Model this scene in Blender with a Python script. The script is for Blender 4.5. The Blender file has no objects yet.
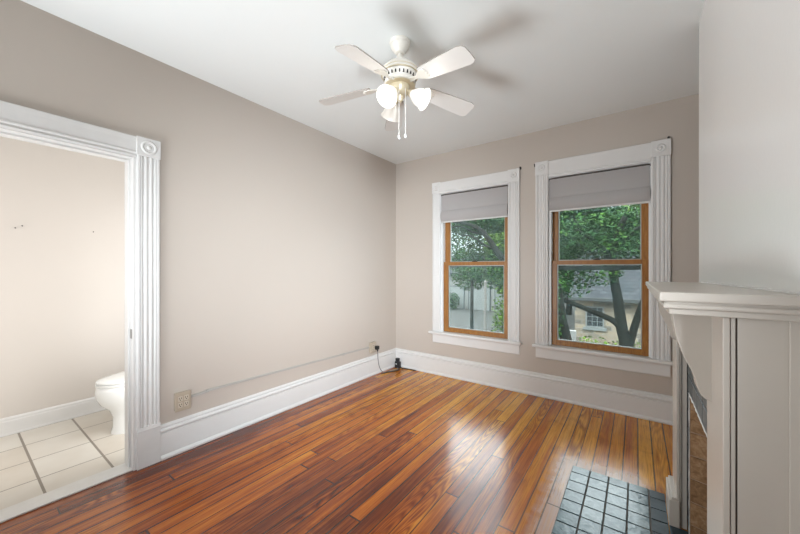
import bpy, bmesh, math, random
from mathutils import Vector, Matrix

random.seed(7)
SC = bpy.context.scene
COL = SC.collection
PI = math.pi
R = math.radians

# ------------------------------------------------------------------ camera
cam_d = bpy.data.cameras.new('camera')
cam = bpy.data.objects.new('camera', cam_d)
COL.objects.link(cam)
cam.location = (0, 0, 1.3)
cam.rotation_euler = (R(90), 0, R(35.8))
cam_d.sensor_width = 36
cam_d.lens = 36 * 327.3 / 800
cam_d.shift_y = 2.3 / 800
cam_d.clip_start = 0.02
SC.camera = cam

# ------------------------------------------------------------------ world, sun, large lights, exposure
W = bpy.data.worlds.new('world')
SC.world = W
W.use_nodes = True
bg = W.node_tree.nodes['Background']
# bright overcast sky: the zenith several times brighter than the horizon
_n, _l = W.node_tree.nodes, W.node_tree.links
_tc = _n.new('ShaderNodeTexCoord')
_sp = _n.new('ShaderNodeSeparateXYZ')
_mr = _n.new('ShaderNodeMapRange')
_l.new(_tc.outputs['Generated'], _sp.inputs[0])
_l.new(_sp.outputs[2], _mr.inputs[0])
for _i, _v in zip((1, 2, 3, 4), (0.10, 0.50, 1.3, 7.5)):
    _mr.inputs[_i].default_value = _v
_l.new(_mr.outputs[0], bg.inputs[1])
bg.inputs[0].default_value = (0.90, 0.95, 1.0, 1)


def light(name, kind, loc, energy, color=(1, 1, 1), rot=(0, 0, 0), size=None, size_y=None, radius=None, spread=None):
    d = bpy.data.lights.new(name, kind)
    d.energy = energy
    d.color = color
    if size:
        d.size = size
        if size_y:
            d.shape = 'RECTANGLE'
            d.size_y = size_y
    if radius is not None:
        d.shadow_soft_size = radius
    if spread:
        d.spread = spread
    o = bpy.data.objects.new(name, d)
    COL.objects.link(o)
    o.location = loc
    o.rotation_euler = rot
    return o


sun = light('sun', 'SUN', (0, -20, 30), 1.0, (1.0, 0.95, 0.85), (R(48), 0, R(-28)))
sun.data.angle = R(3)
# added fill lights without a visible source, behind and right of the camera
light('rear_fill_light', 'AREA', (-1.98, -1.08, 1.5), 10, (0.95, 0.98, 1.0), (R(90), 0, R(-14)), 0.9, 1.7, spread=R(130))
light('side_fill_light', 'AREA', (0.90, -0.60, 1.75), 38, (0.87, 0.94, 1.0), (R(80), 0, R(47)), 0.6, 1.2, spread=R(54))
# added fill behind the camera, aimed at the ceiling like a bounced flash
light('bounce_fill', 'AREA', (-1.95, -0.62, 0.45), 25, (0.90, 0.96, 1.0), (R(138), 0, R(-24)), 0.85, 0.9, spread=R(125))
# two unseen fill panels added inside the bathroom, either side of the doorway
light('bathroom_fill', 'AREA', (-2.80, -0.52, 1.2), 14, (0.97, 0.98, 0.98), (R(90), 0, R(90)), 0.8, 2.0)
light('bathroom_fill', 'AREA', (-2.80, 1.08, 1.2), 12, (0.97, 0.98, 0.98), (R(90), 0, R(90)), 0.6, 2.0)

SC.view_settings.view_transform = 'Standard'
SC.view_settings.look = 'None'
SC.view_settings.gamma = 1.0
SC.view_settings.use_curve_mapping = False
SC.view_settings.exposure = 0.44


# ------------------------------------------------------------------ material helpers
class NT:
    def __init__(s, name):
        s.m = bpy.data.materials.new(name)
        s.m.use_nodes = True
        s.t = s.m.node_tree
        s.b = s.t.nodes['Principled BSDF']
        s.out = s.t.nodes['Material Output']

    def n(s, kind, **kw):
        nd = s.t.nodes.new(kind)
        for k, v in kw.items():
            setattr(nd, k, v)
        return nd

    def l(s, a, b):
        s.t.links.new(a, b)

    def put(s, sock, v):
        if hasattr(v, 'is_linked') or hasattr(v, 'links'):
            s.l(v, sock)
        else:
            sock.default_value = v

    def math(s, op, a, b=None, c=None):
        nd = s.n('ShaderNodeMath', operation=op)
        s.put(nd.inputs[0], a)
        if b is not None:
            s.put(nd.inputs[1], b)
        if c is not None:
            s.put(nd.inputs[2], c)
        return nd.outputs[0]

    def noise(s, vec, scale, detail=2.0, rough=0.5, dist=0.0):
        nd = s.n('ShaderNodeTexNoise')
        if vec is not None:
            s.l(vec, nd.inputs['Vector'])
        nd.inputs['Scale'].default_value = scale
        nd.inputs['Detail'].default_value = detail
        nd.inputs['Roughness'].default_value = rough
        nd.inputs['Distortion'].default_value = dist
        return nd.outputs['Fac']

    def ramp(s, fac, stops, interp='LINEAR'):
        nd = s.n('ShaderNodeValToRGB')
        cr = nd.color_ramp
        cr.interpolation = interp
        while len(cr.elements) < len(stops):
            cr.elements.new(0.5)
        for e, (p, c) in zip(cr.elements, stops):
            e.position = p
            e.color = (c[0], c[1], c[2], 1) if not isinstance(c, (int, float)) else (c, c, c, 1)
        s.l(fac, nd.inputs[0])
        return nd.outputs[0]

    def mix(s, fac, a, b, mode='MIX'):
        nd = s.n('ShaderNodeMix', data_type='RGBA', blend_type=mode)
        s.put(nd.inputs[0], fac)
        s.put(nd.inputs[6], a)
        s.put(nd.inputs[7], b)
        return nd.outputs[2]

    def maprange(s, v, a, b, c=0.0, d=1.0):
        nd = s.n('ShaderNodeMapRange')
        s.put(nd.inputs[0], v)
        for i, q in zip((1, 2, 3, 4), (a, b, c, d)):
            nd.inputs[i].default_value = q
        return nd.outputs[0]

    def pos(s):
        return s.n('ShaderNodeTexCoord').outputs['Object']

    def bump(s, h, strength=0.2, dist=0.01):
        nd = s.n('ShaderNodeBump')
        nd.inputs['Strength'].default_value = strength
        nd.inputs['Distance'].default_value = dist
        s.l(h, nd.inputs['Height'])
        s.l(nd.outputs[0], s.b.inputs['Normal'])


def rgba(c):
    return (c[0], c[1], c[2], 1)


def plain(name, c, rough=0.5, metal=0.0, var=0.0, vscale=12, bump=0.0, bscale=200, spec=None):
    a = NT(name)
    a.b.inputs['Base Color'].default_value = rgba(c)
    a.b.inputs['Roughness'].default_value = rough
    a.b.inputs['Metallic'].default_value = metal
    if spec is not None:
        a.b.inputs['Specular IOR Level'].default_value = spec
    p = a.pos() if (var or bump) else None
    if var:
        f = a.noise(p, vscale, 3)
        col = a.mix(f, rgba([x * (1 - var) for x in c]), rgba([min(1, x * (1 + var)) for x in c]))
        a.l(col, a.b.inputs['Base Color'])
    if bump:
        a.bump(a.noise(p, bscale, 2), bump, 0.002)
    return a.m


M = {}
M['wall'] = plain('wall_paint', (0.50, 0.444, 0.392), 0.42, var=0.02, vscale=2, bump=0.12, bscale=120)
M['breast'] = plain('breast_paint', (0.78, 0.765, 0.745), 0.26, var=0.015, vscale=2, bump=0.10, bscale=70)
M['bath_wall'] = plain('bathroom_paint', (0.62, 0.575, 0.53), 0.5, var=0.02, vscale=2)
M['ceiling'] = plain('ceiling_paint', (0.80, 0.825, 0.82), 0.7, var=0.015, vscale=1.5)
M['trim'] = plain('white_trim_paint', (0.69, 0.68, 0.665), 0.32, var=0.03, vscale=9, bump=0.06, bscale=40)
M['trim_old'] = plain('old_white_trim_paint', (0.66, 0.65, 0.635), 0.36, var=0.06, vscale=14, bump=0.15, bscale=30)
M['mantel'] = plain('mantel_paint', (0.51, 0.465, 0.41), 0.36, var=0.04, vscale=8, bump=0.1, bscale=45)
M['mantel_gap'] = plain('mantel_gap', (0.08, 0.065, 0.05), 0.9)
M['porcelain'] = plain('porcelain', (0.80, 0.80, 0.78), 0.12)
M['ivory'] = plain('ivory_plastic', (0.42, 0.355, 0.275), 0.4)
M['ivory_light'] = plain('ivory_light_plastic', (0.53, 0.46, 0.37), 0.4)
M['slot'] = plain('dark_slot', (0.02, 0.018, 0.016), 0.6)
M['black'] = plain('black_plastic', (0.012, 0.012, 0.013), 0.42)
M['cord_grey'] = plain('grey_cord', (0.22, 0.22, 0.22), 0.5)
M['raceway'] = plain('painted_raceway', (0.40, 0.38, 0.35), 0.42)
M['cream'] = plain('cream_enamel', (0.74, 0.705, 0.64), 0.35, var=0.03, vscale=30)
M['blade'] = plain('white_blade', (0.74, 0.725, 0.70), 0.45, var=0.02, vscale=15)
M['blade_edge'] = plain('blade_edge', (0.30, 0.27, 0.24), 0.5)
M['brass'] = plain('aged_brass', (0.66, 0.58, 0.42), 0.35, 0.35)
M['chain'] = plain('chain_metal', (0.75, 0.73, 0.70), 0.35, 0.3)
M['steel'] = plain('steel', (0.35, 0.34, 0.32), 0.35, 0.9)
M['dark_metal'] = plain('dark_metal', (0.05, 0.045, 0.04), 0.5, 0.5)
M['gap_shade'] = plain('gap_shade_rail', (0.06, 0.045, 0.035), 0.5)  # shade of the gap under the head casing, put into the headrail's colour
M['gap'] = plain('gap_dark', (0.03, 0.025, 0.02), 0.9)
M['spacer'] = plain('pane_spacer', (0.42, 0.44, 0.42), 0.4, 0.3)
M['storm'] = plain('storm_frame', (0.03, 0.045, 0.045), 0.4, 0.3)
M['vinyl'] = plain('white_jamb_vinyl', (0.78, 0.79, 0.79), 0.3)
M['marble'] = plain('marble_threshold', (0.72, 0.70, 0.67), 0.3, var=0.08, vscale=18)
M['caulk'] = plain('white_caulk', (0.75, 0.74, 0.72), 0.6, var=0.1, vscale=60)


def shade_fabric():
    a = NT('shade_fabric')
    p = a.pos()
    f = a.noise(p, 350, 2)
    c = a.mix(f, (0.50, 0.475, 0.47, 1), (0.58, 0.555, 0.55, 1))
    a.l(c, a.b.inputs['Base Color'])
    a.b.inputs['Roughness'].default_value = 0.85
    tr = a.n('ShaderNodeBsdfTranslucent')
    tr.inputs[0].default_value = (0.5, 0.48, 0.46, 1)
    mx = a.n('ShaderNodeMixShader')
    mx.inputs[0].default_value = 0.30
    a.l(a.b.outputs[0], mx.inputs[1])
    a.l(tr.outputs[0], mx.inputs[2])
    a.l(mx.outputs[0], a.out.inputs[0])
    return a.m


M['fabric'] = shade_fabric()


def glass_mat():
    a = NT('window_glass')
    t = a.n('ShaderNodeBsdfTransparent')
    t.inputs[0].default_value = (0.93, 0.97, 0.96, 1)
    g = a.n('ShaderNodeBsdfGlossy')
    g.inputs['Roughness'].default_value = 0.02
    g.inputs[0].default_value = (0.9, 0.95, 1, 1)
    fr = a.n('ShaderNodeFresnel')
    fr.inputs[0].default_value = 1.45
    m1 = a.n('ShaderNodeMixShader')
    a.l(fr.outputs[0], m1.inputs[0])
    a.l(t.outputs[0], m1.inputs[1])
    a.l(g.outputs[0], m1.inputs[2])
    df = a.n('ShaderNodeBsdfDiffuse')
    df.inputs[0].default_value = (0.40, 0.58, 0.56, 1)
    m2 = a.n('ShaderNodeMixShader')
    p = a.pos()
    haze = a.noise(p, 4.0, 4)  # patchy teal haze mixed over the pane
    a.l(a.maprange(haze, 0.35, 0.75, 0.03, 0.10), m2.inputs[0])
    a.l(m1.outputs[0], m2.inputs[1])
    a.l(df.outputs[0], m2.inputs[2])
    a.l(m2.outputs[0], a.out.inputs[0])
    return a.m


M['glass'] = glass_mat()


def lamp_glass():
    a = NT('lit_frosted_glass')
    a.b.inputs['Base Color'].default_value = (0.60, 0.585, 0.55, 1)
    a.b.inputs['Roughness'].default_value = 0.35
    p = a.pos()
    f = a.noise(p, 35, 3, 0.5, 1.2)
    c = a.mix(f, (1.0, 0.93, 0.80, 1), (1.0, 0.98, 0.92, 1))
    a.l(c, a.b.inputs['Emission Color'])
    a.b.inputs['Emission Strength'].default_value = 0.36
    return a.m


M['lamp_glass'] = lamp_glass()


def faint_glow_glass():
    a = NT('frosted_glass')
    a.b.inputs['Base Color'].default_value = (0.60, 0.565, 0.52, 1)
    a.b.inputs['Roughness'].default_value = 0.35
    a.b.inputs['Emission Color'].default_value = (1.0, 0.92, 0.8, 1)
    a.b.inputs['Emission Strength'].default_value = 0.12  # faint emission imitates light falling from the two lit shades
    return a.m


M['dim_glass'] = faint_glow_glass()
bulb = NT('lit_bulb')
bulb.b.inputs['Emission Color'].default_value = (1, 0.93, 0.8, 1)
bulb.b.inputs['Emission Strength'].default_value = 12
M['bulb'] = bulb.m


def sash_wood():
    a = NT('stained_sash_wood')
    p = a.pos()
    mp = a.n('ShaderNodeMapping')
    a.l(p, mp.inputs[0])
    mp.inputs['Scale'].default_value = (30, 30, 3)
    f = a.noise(mp.outputs[0], 3, 4, 0.6, 0.5)
    c = a.ramp(f, [(0.25, (0.20, 0.074, 0.014)), (0.5, (0.31, 0.130, 0.026)), (0.75, (0.41, 0.195, 0.045))])
    a.l(c, a.b.inputs['Base Color'])
    a.b.inputs['Roughness'].default_value = 0.35
    return a.m


M['sash'] = sash_wood()


def floor_wood():
    a = NT('old_pine_floor')
    p = a.pos()
    sp = a.n('ShaderNodeSeparateXYZ')
    a.l(p, sp.inputs[0])
    x, y = sp.outputs[0], sp.outputs[1]
    xs = a.math('DIVIDE', a.math('ADD', x, 20.0 + 0.075), 0.083)
    idx = a.math('FLOOR', xs)
    fx = a.math('FRACT', xs)
    wn = a.n('ShaderNodeTexWhiteNoise', noise_dimensions='1D')
    a.l(idx, wn.inputs['W'])
    r1 = wn.outputs['Value']
    ys = a.math('DIVIDE', a.math('ADD', y, a.math('MULTIPLY', r1, 9.0)), a.math('MULTIPLY_ADD', r1, 2.2, 2.1))
    seg = a.math('FLOOR', ys)
    fy = a.math('FRACT', ys)
    cb = a.n('ShaderNodeCombineXYZ')
    a.l(idx, cb.inputs[0])
    a.l(seg, cb.inputs[1])
    w2 = a.n('ShaderNodeTexWhiteNoise', noise_dimensions='3D')
    a.l(cb.outputs[0], w2.inputs['Vector'])
    rnd = w2.outputs['Value']
    sc = a.n('ShaderNodeSeparateColor')
    a.l(w2.outputs['Color'], sc.inputs[0])
    rb, rc = sc.outputs[1], sc.outputs[2]
    # floor tone: redder towards the doorway, honey towards the windows
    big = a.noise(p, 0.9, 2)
    tone_shift = a.math('ADD', a.maprange(a.math('ADD', y, a.math('MULTIPLY', x, 0.55)), 0.0, 2.6, -0.36, 0.26),
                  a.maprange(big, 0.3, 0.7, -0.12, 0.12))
    tone = a.math('ADD', a.math('MULTIPLY_ADD', rnd, 0.56, 0.25), tone_shift)
    lv = a.n('ShaderNodeCombineXYZ')
    a.l(a.math('MULTIPLY', x, 42.0), lv.inputs[0])
    a.l(a.math('MULTIPLY', y, 1.1), lv.inputs[1])
    a.l(a.math('MULTIPLY', rnd, 30.0), lv.inputs[2])
    tone = a.math('ADD', tone, a.maprange(a.noise(lv.outputs[0], 1.0, 3, 0.6), 0.25, 0.75, -0.24, 0.24))
    base = a.ramp(tone, [(0.02, (0.13, 0.022, 0.003)), (0.26, (0.30, 0.066, 0.006)), (0.48, (0.47, 0.130, 0.009)),
                         (0.72, (0.62, 0.235, 0.016)), (0.98, (0.80, 0.39, 0.050))])
    # cathedral grain: contour lines of a stretched noise, shifted per plank
    gv = a.n('ShaderNodeCombineXYZ')
    a.l(a.math('MULTIPLY_ADD', x, 10.0, a.math('MULTIPLY', rb, 70.0)), gv.inputs[0])
    a.l(a.math('MULTIPLY_ADD', y, 0.95, a.math('MULTIPLY', rc, 40.0)), gv.inputs[1])
    a.l(a.math('MULTIPLY', rnd, 50.0), gv.inputs[2])
    g = a.noise(gv.outputs[0], 1.0, 1.5, 0.4, 0.4)
    rings = a.math('PINGPONG', a.math('MULTIPLY', g, 15.0), 0.5)
    ringf = a.maprange(rings, 0.05, 0.42, 1.0, 0.0)
    fv = a.n('ShaderNodeCombineXYZ')
    a.l(a.math('MULTIPLY', x, 170.0), fv.inputs[0])
    a.l(a.math('MULTIPLY', y, 5.0), fv.inputs[1])
    a.l(rnd, fv.inputs[2])
    fine = a.noise(fv.outputs[0], 1.0, 3, 0.65)
    gs = a.math('MULTIPLY', ringf, a.math('MAXIMUM', a.math('MULTIPLY_ADD', rc, 1.6, -0.65), 0.12))
    col = a.mix(gs, base, a.mix(1.0, base, (0.42, 0.26, 0.18, 1), 'MULTIPLY'))
    col = a.mix(a.maprange(fine, 0.45, 0.75, 0.0, 0.75), col, a.mix(1.0, col, (0.42, 0.28, 0.20, 1), 'MULTIPLY'))
    # dark stains
    st = a.noise(p, 3.2, 4, 0.65)
    col = a.mix(a.maprange(st, 0.57, 0.72, 0.0, 0.6), col, a.mix(1.0, col, (0.42, 0.30, 0.24, 1), 'MULTIPLY'))
    # gaps between boards and at board ends
    ed = a.math('MINIMUM', fx, a.math('SUBTRACT', 1.0, fx))
    gapw = a.math('MULTIPLY_ADD', r1, 0.030, 0.024)
    gap = a.math('LESS_THAN', ed, gapw)
    ey = a.math('MULTIPLY', a.math('MINIMUM', fy, a.math('SUBTRACT', 1.0, fy)), 1.6)
    gap2 = a.math('LESS_THAN', ey, 0.0022)
    gp = a.math('MAXIMUM', gap, gap2)
    # worn finish plus the window's pale reflection, painted into the colour round the hearth
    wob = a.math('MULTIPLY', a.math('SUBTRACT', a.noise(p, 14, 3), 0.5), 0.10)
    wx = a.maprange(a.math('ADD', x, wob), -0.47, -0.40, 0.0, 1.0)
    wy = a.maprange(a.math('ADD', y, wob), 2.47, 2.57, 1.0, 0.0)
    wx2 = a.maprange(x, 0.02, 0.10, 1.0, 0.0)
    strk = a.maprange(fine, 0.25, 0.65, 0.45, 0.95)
    wear_glare = a.math('MULTIPLY', a.math('MULTIPLY', a.math('MULTIPLY', wx, wy), wx2), strk)
    col = a.mix(a.math('MULTIPLY', wear_glare, 0.85), col, (0.50, 0.37, 0.31, 1))
    col = a.mix(a.math('MULTIPLY', gp, 0.85), col, (0.022, 0.010, 0.006, 1))
    a.l(col, a.b.inputs['Base Color'])
    a.b.inputs['Specular IOR Level'].default_value = 0.65
    ro = a.math('MULTIPLY_ADD', rb, 0.05, 0.195)
    a.l(a.math('ADD', ro, a.math('MULTIPLY', wear_glare, 0.12)), a.b.inputs['Roughness'])
    hgt = a.math('SUBTRACT', a.math('MULTIPLY', a.noise(p, 7, 2), 0.35), a.math('MULTIPLY', gp, 0.8))
    hgt = a.math('ADD', hgt, a.math('MULTIPLY', fine, 0.25))
    a.bump(hgt, 0.16, 0.003)
    return a.m


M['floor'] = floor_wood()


def tile_floor():
    a = NT('bathroom_tile')
    p = a.pos()
    sp = a.n('ShaderNodeSeparateXYZ')
    a.l(p, sp.inputs[0])

    def lines(v, off, pitch, w):
        q = a.math('DIVIDE', a.math('ADD', v, off), pitch)
        fr = a.math('FRACT', q)
        e = a.math('MINIMUM', fr, a.math('SUBTRACT', 1.0, fr))
        return a.math('LESS_THAN', e, w / pitch / 2), a.math('FLOOR', q)
    gx, ix = lines(sp.outputs[0], 10 - 6.342 + 0.0 + 3.24 * 2, 0.324, 0.008)
    gy, iy = lines(sp.outputs[1], 3.05 * 2 - 0.336, 0.305, 0.013)
    cb = a.n('ShaderNodeCombineXYZ')
    a.l(ix, cb.inputs[0])
    a.l(iy, cb.inputs[1])
    wn = a.n('ShaderNodeTexWhiteNoise', noise_dimensions='3D')
    a.l(cb.outputs[0], wn.inputs['Vector'])
    v = a.math('ADD', a.math('MULTIPLY', wn.outputs[0], 0.35), a.math('MULTIPLY', a.noise(p, 5, 4), 0.65))
    c = a.ramp(v, [(0.2, (0.60, 0.54, 0.46)), (0.8, (0.72, 0.69, 0.63))])
    g = a.math('MAXIMUM', gx, gy)
    c = a.mix(g, c, (0.24, 0.205, 0.165, 1))
    a.l(c, a.b.inputs['Base Color'])
    a.b.inputs['Roughness'].default_value = 0.3
    return a.m


M['tile'] = tile_floor()


def island(name, stops, rough, nscale, nmix, bump=0.0):
    a = NT(name)
    g = a.n('ShaderNodeNewGeometry')
    p = a.pos()
    v = a.math('ADD', a.math('MULTIPLY', g.outputs['Random Per Island'], 1 - nmix),
               a.math('MULTIPLY', a.maprange(a.noise(p, nscale, 4, 0.6, 0.6), 0.25, 0.75), nmix))
    a.l(a.ramp(v, stops), a.b.inputs['Base Color'])
    a.b.inputs['Roughness'].default_value = rough
    if rough > 0.8:
        a.b.inputs['Specular IOR Level'].default_value = 0.15
    if bump:
        a.bump(a.noise(p, nscale * 2, 4), bump, 0.006)
    return a.m


M['slate_tile'] = island('glazed_slate_tile', [(0.0, (0.012, 0.035, 0.050)), (0.5, (0.07, 0.125, 0.145)), (1.0, (0.27, 0.34, 0.35))], 0.20, 22, 0.5, 0.28)
M['slate_wall'] = island('slate_surround', [(0.0, (0.025, 0.035, 0.04)), (1.0, (0.13, 0.15, 0.155))], 0.3, 16, 0.5, 0.3)
M['dark_tile'] = island('dark_slate_tile', [(0.0, (0.010, 0.022, 0.032)), (1.0, (0.040, 0.065, 0.08))], 0.45, 14, 0.6, 0.3)
M['grout'] = plain('grey_grout', (0.13, 0.12, 0.11), 0.9, var=0.2, vscale=60)
M['brick'] = island('firebox_brick', [(0.0, (0.13, 0.070, 0.034)), (0.5, (0.30, 0.175, 0.090)), (1.0, (0.50, 0.33, 0.19))], 0.85, 45, 0.7, 0.6)
M['mortar'] = plain('brick_mortar', (0.34, 0.23, 0.15), 0.95, var=0.25, vscale=50)

# exterior
M['leaf'] = island('leaf_green', [(0.0, (0.006, 0.020, 0.007)), (0.6, (0.014, 0.054, 0.011)), (1.0, (0.060, 0.135, 0.016))], 0.85, 1.2, 0.3)
M['leaf_light'] = island('leaf_yellow_green', [(0.0, (0.012, 0.038, 0.010)), (1.0, (0.11, 0.185, 0.018))], 0.85, 1.2, 0.3)
M['bark'] = plain('bark', (0.012, 0.013, 0.011), 1.0, var=0.35, vscale=14, bump=0.8, bscale=25, spec=0.1)
M['pale_bark'] = plain('pale_post', (0.13, 0.12, 0.11), 0.9, var=0.2, vscale=20)
M['gravel'] = plain('yard_gravel', (0.055, 0.055, 0.052), 1.0, var=0.45, vscale=2.6, bump=0.4, bscale=8, spec=0.05)
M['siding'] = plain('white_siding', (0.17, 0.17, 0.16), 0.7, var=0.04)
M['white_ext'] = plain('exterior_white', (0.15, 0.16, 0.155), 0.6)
M['gutter'] = plain('gutter_grey', (0.055, 0.058, 0.058), 0.9, spec=0.1)
M['ext_glass'] = plain('dark_pane', (0.02, 0.026, 0.03), 0.15)
M['blue'] = plain('blue_plastic', (0.012, 0.06, 0.14), 0.5)
M['shrub_stem'] = plain('shrub_stem', (0.05, 0.04, 0.03), 0.9)


def stone_mat():
    a = NT('stone_masonry')
    p = a.pos()
    mp = a.n('ShaderNodeMapping')
    mp.inputs['Rotation'].default_value = (R(90), 0, 0)
    a.l(p, mp.inputs[0])
    b = a.n('ShaderNodeTexBrick')
    a.l(mp.outputs[0], b.inputs[0])
    b.inputs['Scale'].default_value = 1.0
    b.inputs['Brick Width'].default_value = 0.46
    b.inputs['Row Height'].default_value = 0.2
    b.inputs['Mortar Size'].default_value = 0.012
    b.inputs['Color1'].default_value = (0.29, 0.235, 0.17, 1)
    b.inputs['Color2'].default_value = (0.10, 0.093, 0.083, 1)
    b.inputs['Mortar'].default_value = (0.22, 0.20, 0.175, 1)
    f = a.noise(p, 2.5, 4)
    c = a.mix(a.maprange(f, 0.35, 0.7, 0.0, 0.3), b.outputs[0], (0.24, 0.20, 0.15, 1))
    a.l(c, a.b.inputs['Base Color'])
    a.b.inputs['Specular IOR Level'].default_value = 0.1
    a.b.inputs['Roughness'].default_value = 0.95
    return a.m


M['stone'] = stone_mat()


def roof_mat():
    a = NT('slate_roof')
    p = a.pos()
    b = a.n('ShaderNodeTexBrick')
    a.l(p, b.inputs[0])
    b.inputs['Scale'].default_value = 1.0
    b.inputs['Brick Width'].default_value = 0.28
    b.inputs['Row Height'].default_value = 0.2
    b.inputs['Mortar Size'].default_value = 0.012
    b.inputs['Color1'].default_value = (0.032, 0.035, 0.039, 1)
    b.inputs['Color2'].default_value = (0.045, 0.047, 0.051, 1)
    b.inputs['Mortar'].default_value = (0.016, 0.017, 0.019, 1)
    a.l(b.outputs[0], a.b.inputs['Base Color'])
    a.b.inputs['Roughness'].default_value = 1.0
    a.b.inputs['Specular IOR Level'].default_value = 0.05
    return a.m


M['roof'] = roof_mat()


# ------------------------------------------------------------------ mesh helpers
def nb():
    return bmesh.new()


def box(bm, x0, x1, y0, y1, z0, z1, bev=0.0):
    t = bmesh.new()
    vs = [t.verts.new((x, y, z)) for x in (x0, x1) for y in (y0, y1) for z in (z0, z1)]
    for f in ((0, 1, 3, 2), (4, 6, 7, 5), (0, 4, 5, 1), (2, 3, 7, 6), (0, 2, 6, 4), (1, 5, 7, 3)):
        t.faces.new([vs[i] for i in f])
    if bev:
        bmesh.ops.bevel(t, geom=list(t.edges), offset=bev, segments=2, affect='EDGES', profile=0.5)
    merge(bm, t)


def merge(bm, t, mat=None):
    if mat is not None:
        bmesh.ops.transform(t, matrix=mat, verts=t.verts)
    me = bpy.data.meshes.new('tmp')
    t.to_mesh(me)
    t.free()
    bm.from_mesh(me)
    bpy.data.meshes.remove(me)


def extr(bm, poly, fn, t0, t1):
    """closed 2-D polygon swept along one straight axis; fn(u, v, t) -> xyz"""
    a = [bm.verts.new(fn(u, v, t0)) for u, v in poly]
    b = [bm.verts.new(fn(u, v, t1)) for u, v in poly]
    n = len(poly)
    for i in range(n):
        bm.faces.new((a[i], a[(i + 1) % n], b[(i + 1) % n], b[i]))
    bm.faces.new(a)
    bm.faces.new(b[::-1])


def loft(bm, rings, cap=True):
    rr = [[bm.verts.new(p) for p in r] for r in rings]
    n = len(rr[0])
    for a, b in zip(rr, rr[1:]):
        for i in range(n):
            bm.faces.new((a[i], a[(i + 1) % n], b[(i + 1) % n], b[i]))
    if cap:
        bm.faces.new(rr[0][::-1])
        bm.faces.new(rr[-1])


def lathe(bm, prof, mat=None, seg=28, cap=True):
    t = bmesh.new()
    loft(t, [[(r * math.cos(2 * PI * i / seg), r * math.sin(2 * PI * i / seg), z) for i in range(seg)] for r, z in prof], cap)
    merge(bm, t, mat)


def tube(bm, pts, rad, seg=8):
    pts = [Vector(p) for p in pts]
    n = len(pts)
    rads = rad if isinstance(rad, (list, tuple)) else [rad] * n
    rings = []
    up = None
    for i, p in enumerate(pts):
        d = (pts[min(i + 1, n - 1)] - pts[max(i - 1, 0)]).normalized()
        if up is None:
            up = d.orthogonal().normalized()
        up = (up - d * up.dot(d))
        up = up.normalized() if up.length > 1e-6 else d.orthogonal().normalized()
        s = d.cross(up)
        rings.append([tuple(p + (up * math.cos(2 * PI * k / seg) + s * math.sin(2 * PI * k / seg)) * rads[i]) for k in range(seg)])
    loft(bm, rings)


def smooth_path(pts, k=6):
    P = [Vector(p) for p in pts]
    P = [P[0] * 2 - P[1]] + P + [P[-1] * 2 - P[-2]]
    out = []
    for i in range(1, len(P) - 2):
        for j in range(k):
            t = j / k
            a, b, c, d = P[i - 1], P[i], P[i + 1], P[i + 2]
            out.append(0.5 * ((2 * b) + (c - a) * t + (2 * a - 5 * b + 4 * c - d) * t * t + (3 * b - a - 3 * c + d) * t ** 3))
    out.append(P[-2])
    return out


ROOT = {}


def origin(o):
    v = Vector((0, 0, 0))
    while o is not None:
        v += Vector(ROOT.get(o.name, (0, 0, 0)))
        o = o.parent
    return v


def obj(name, bm, mat, parent=None, smooth=None, bev=None, loc=None, local=False, label=None):
    """ONE mesh object; vertices are given in world space unless local"""
    bmesh.ops.recalc_face_normals(bm, faces=bm.faces)
    base = Vector(loc) if loc else Vector((0, 0, 0))
    if not local:
        sh = origin(parent) + base
        bmesh.ops.translate(bm, verts=bm.verts, vec=-sh)
    me = bpy.data.meshes.new(name)
    bm.to_mesh(me)
    bm.free()
    if smooth:
        for p in me.polygons:
            p.use_smooth = True
        me.set_sharp_from_angle(angle=R(smooth))
    for m in (mat if isinstance(mat, list) else [mat]):
        me.materials.append(m)
    o = bpy.data.objects.new(name, me)
    COL.objects.link(o)
    o.location = base
    ROOT[o.name] = tuple(base)
    if parent:
        o.parent = parent
    if bev:
        md = o.modifiers.new('bevel', 'BEVEL')
        md.width = bev
        md.segments = 2
        md.limit_method = 'ANGLE'
        md.angle_limit = R(50)
    if label:
        o['label'] = label
    return o


def tag(o, label, cat, group=None):
    o['label'] = label
    o['category'] = cat
    if group:
        o['group'] = group
    return o


def thing(name, label, cat, loc=(0, 0, 0), group=None, rot=(0, 0, 0)):
    o = bpy.data.objects.new(name, None)
    o.empty_display_size = 0.05
    COL.objects.link(o)
    o.location = loc
    o.rotation_euler = rot
    ROOT[o.name] = tuple(loc)
    return tag(o, label, cat, group)


def struct_root(name, label, loc=(0, 0, 0)):
    o = bpy.data.objects.new(name, None)
    o.empty_display_size = 0.05
    COL.objects.link(o)
    o.location = loc
    ROOT[o.name] = tuple(loc)
    o['kind'] = 'structure'
    o['label'] = label
    return o


def struct(name, bm, mat, label, smooth=None, bev=None):
    o = obj(name, bm, mat, None, smooth, bev)
    o['kind'] = 'structure'
    o['label'] = label
    return o


# ------------------------------------------------------------------ room dimensions
XL, YB, H = -2.64, 3.565, 2.722      # left wall, window wall, ceiling
WT = 0.15                             # left wall thickness
YF, XR = -1.2, 0.95                   # wall behind the camera, right wall of the alcoves
BX, BY0, BY1 = 0.294, 1.0, 2.54       # chimney breast front and its two ends

# floor
b = nb(); box(b, XL - 0.03, XR, YF, YB, -0.05, 0)
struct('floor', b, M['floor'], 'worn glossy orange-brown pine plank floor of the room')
b = nb(); box(b, -4.0, XL - 0.03, -1.0, 1.45, -0.05, 0)
struct('floor_bathroom', b, M['tile'], 'cream square tile floor seen through the doorway')
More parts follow.
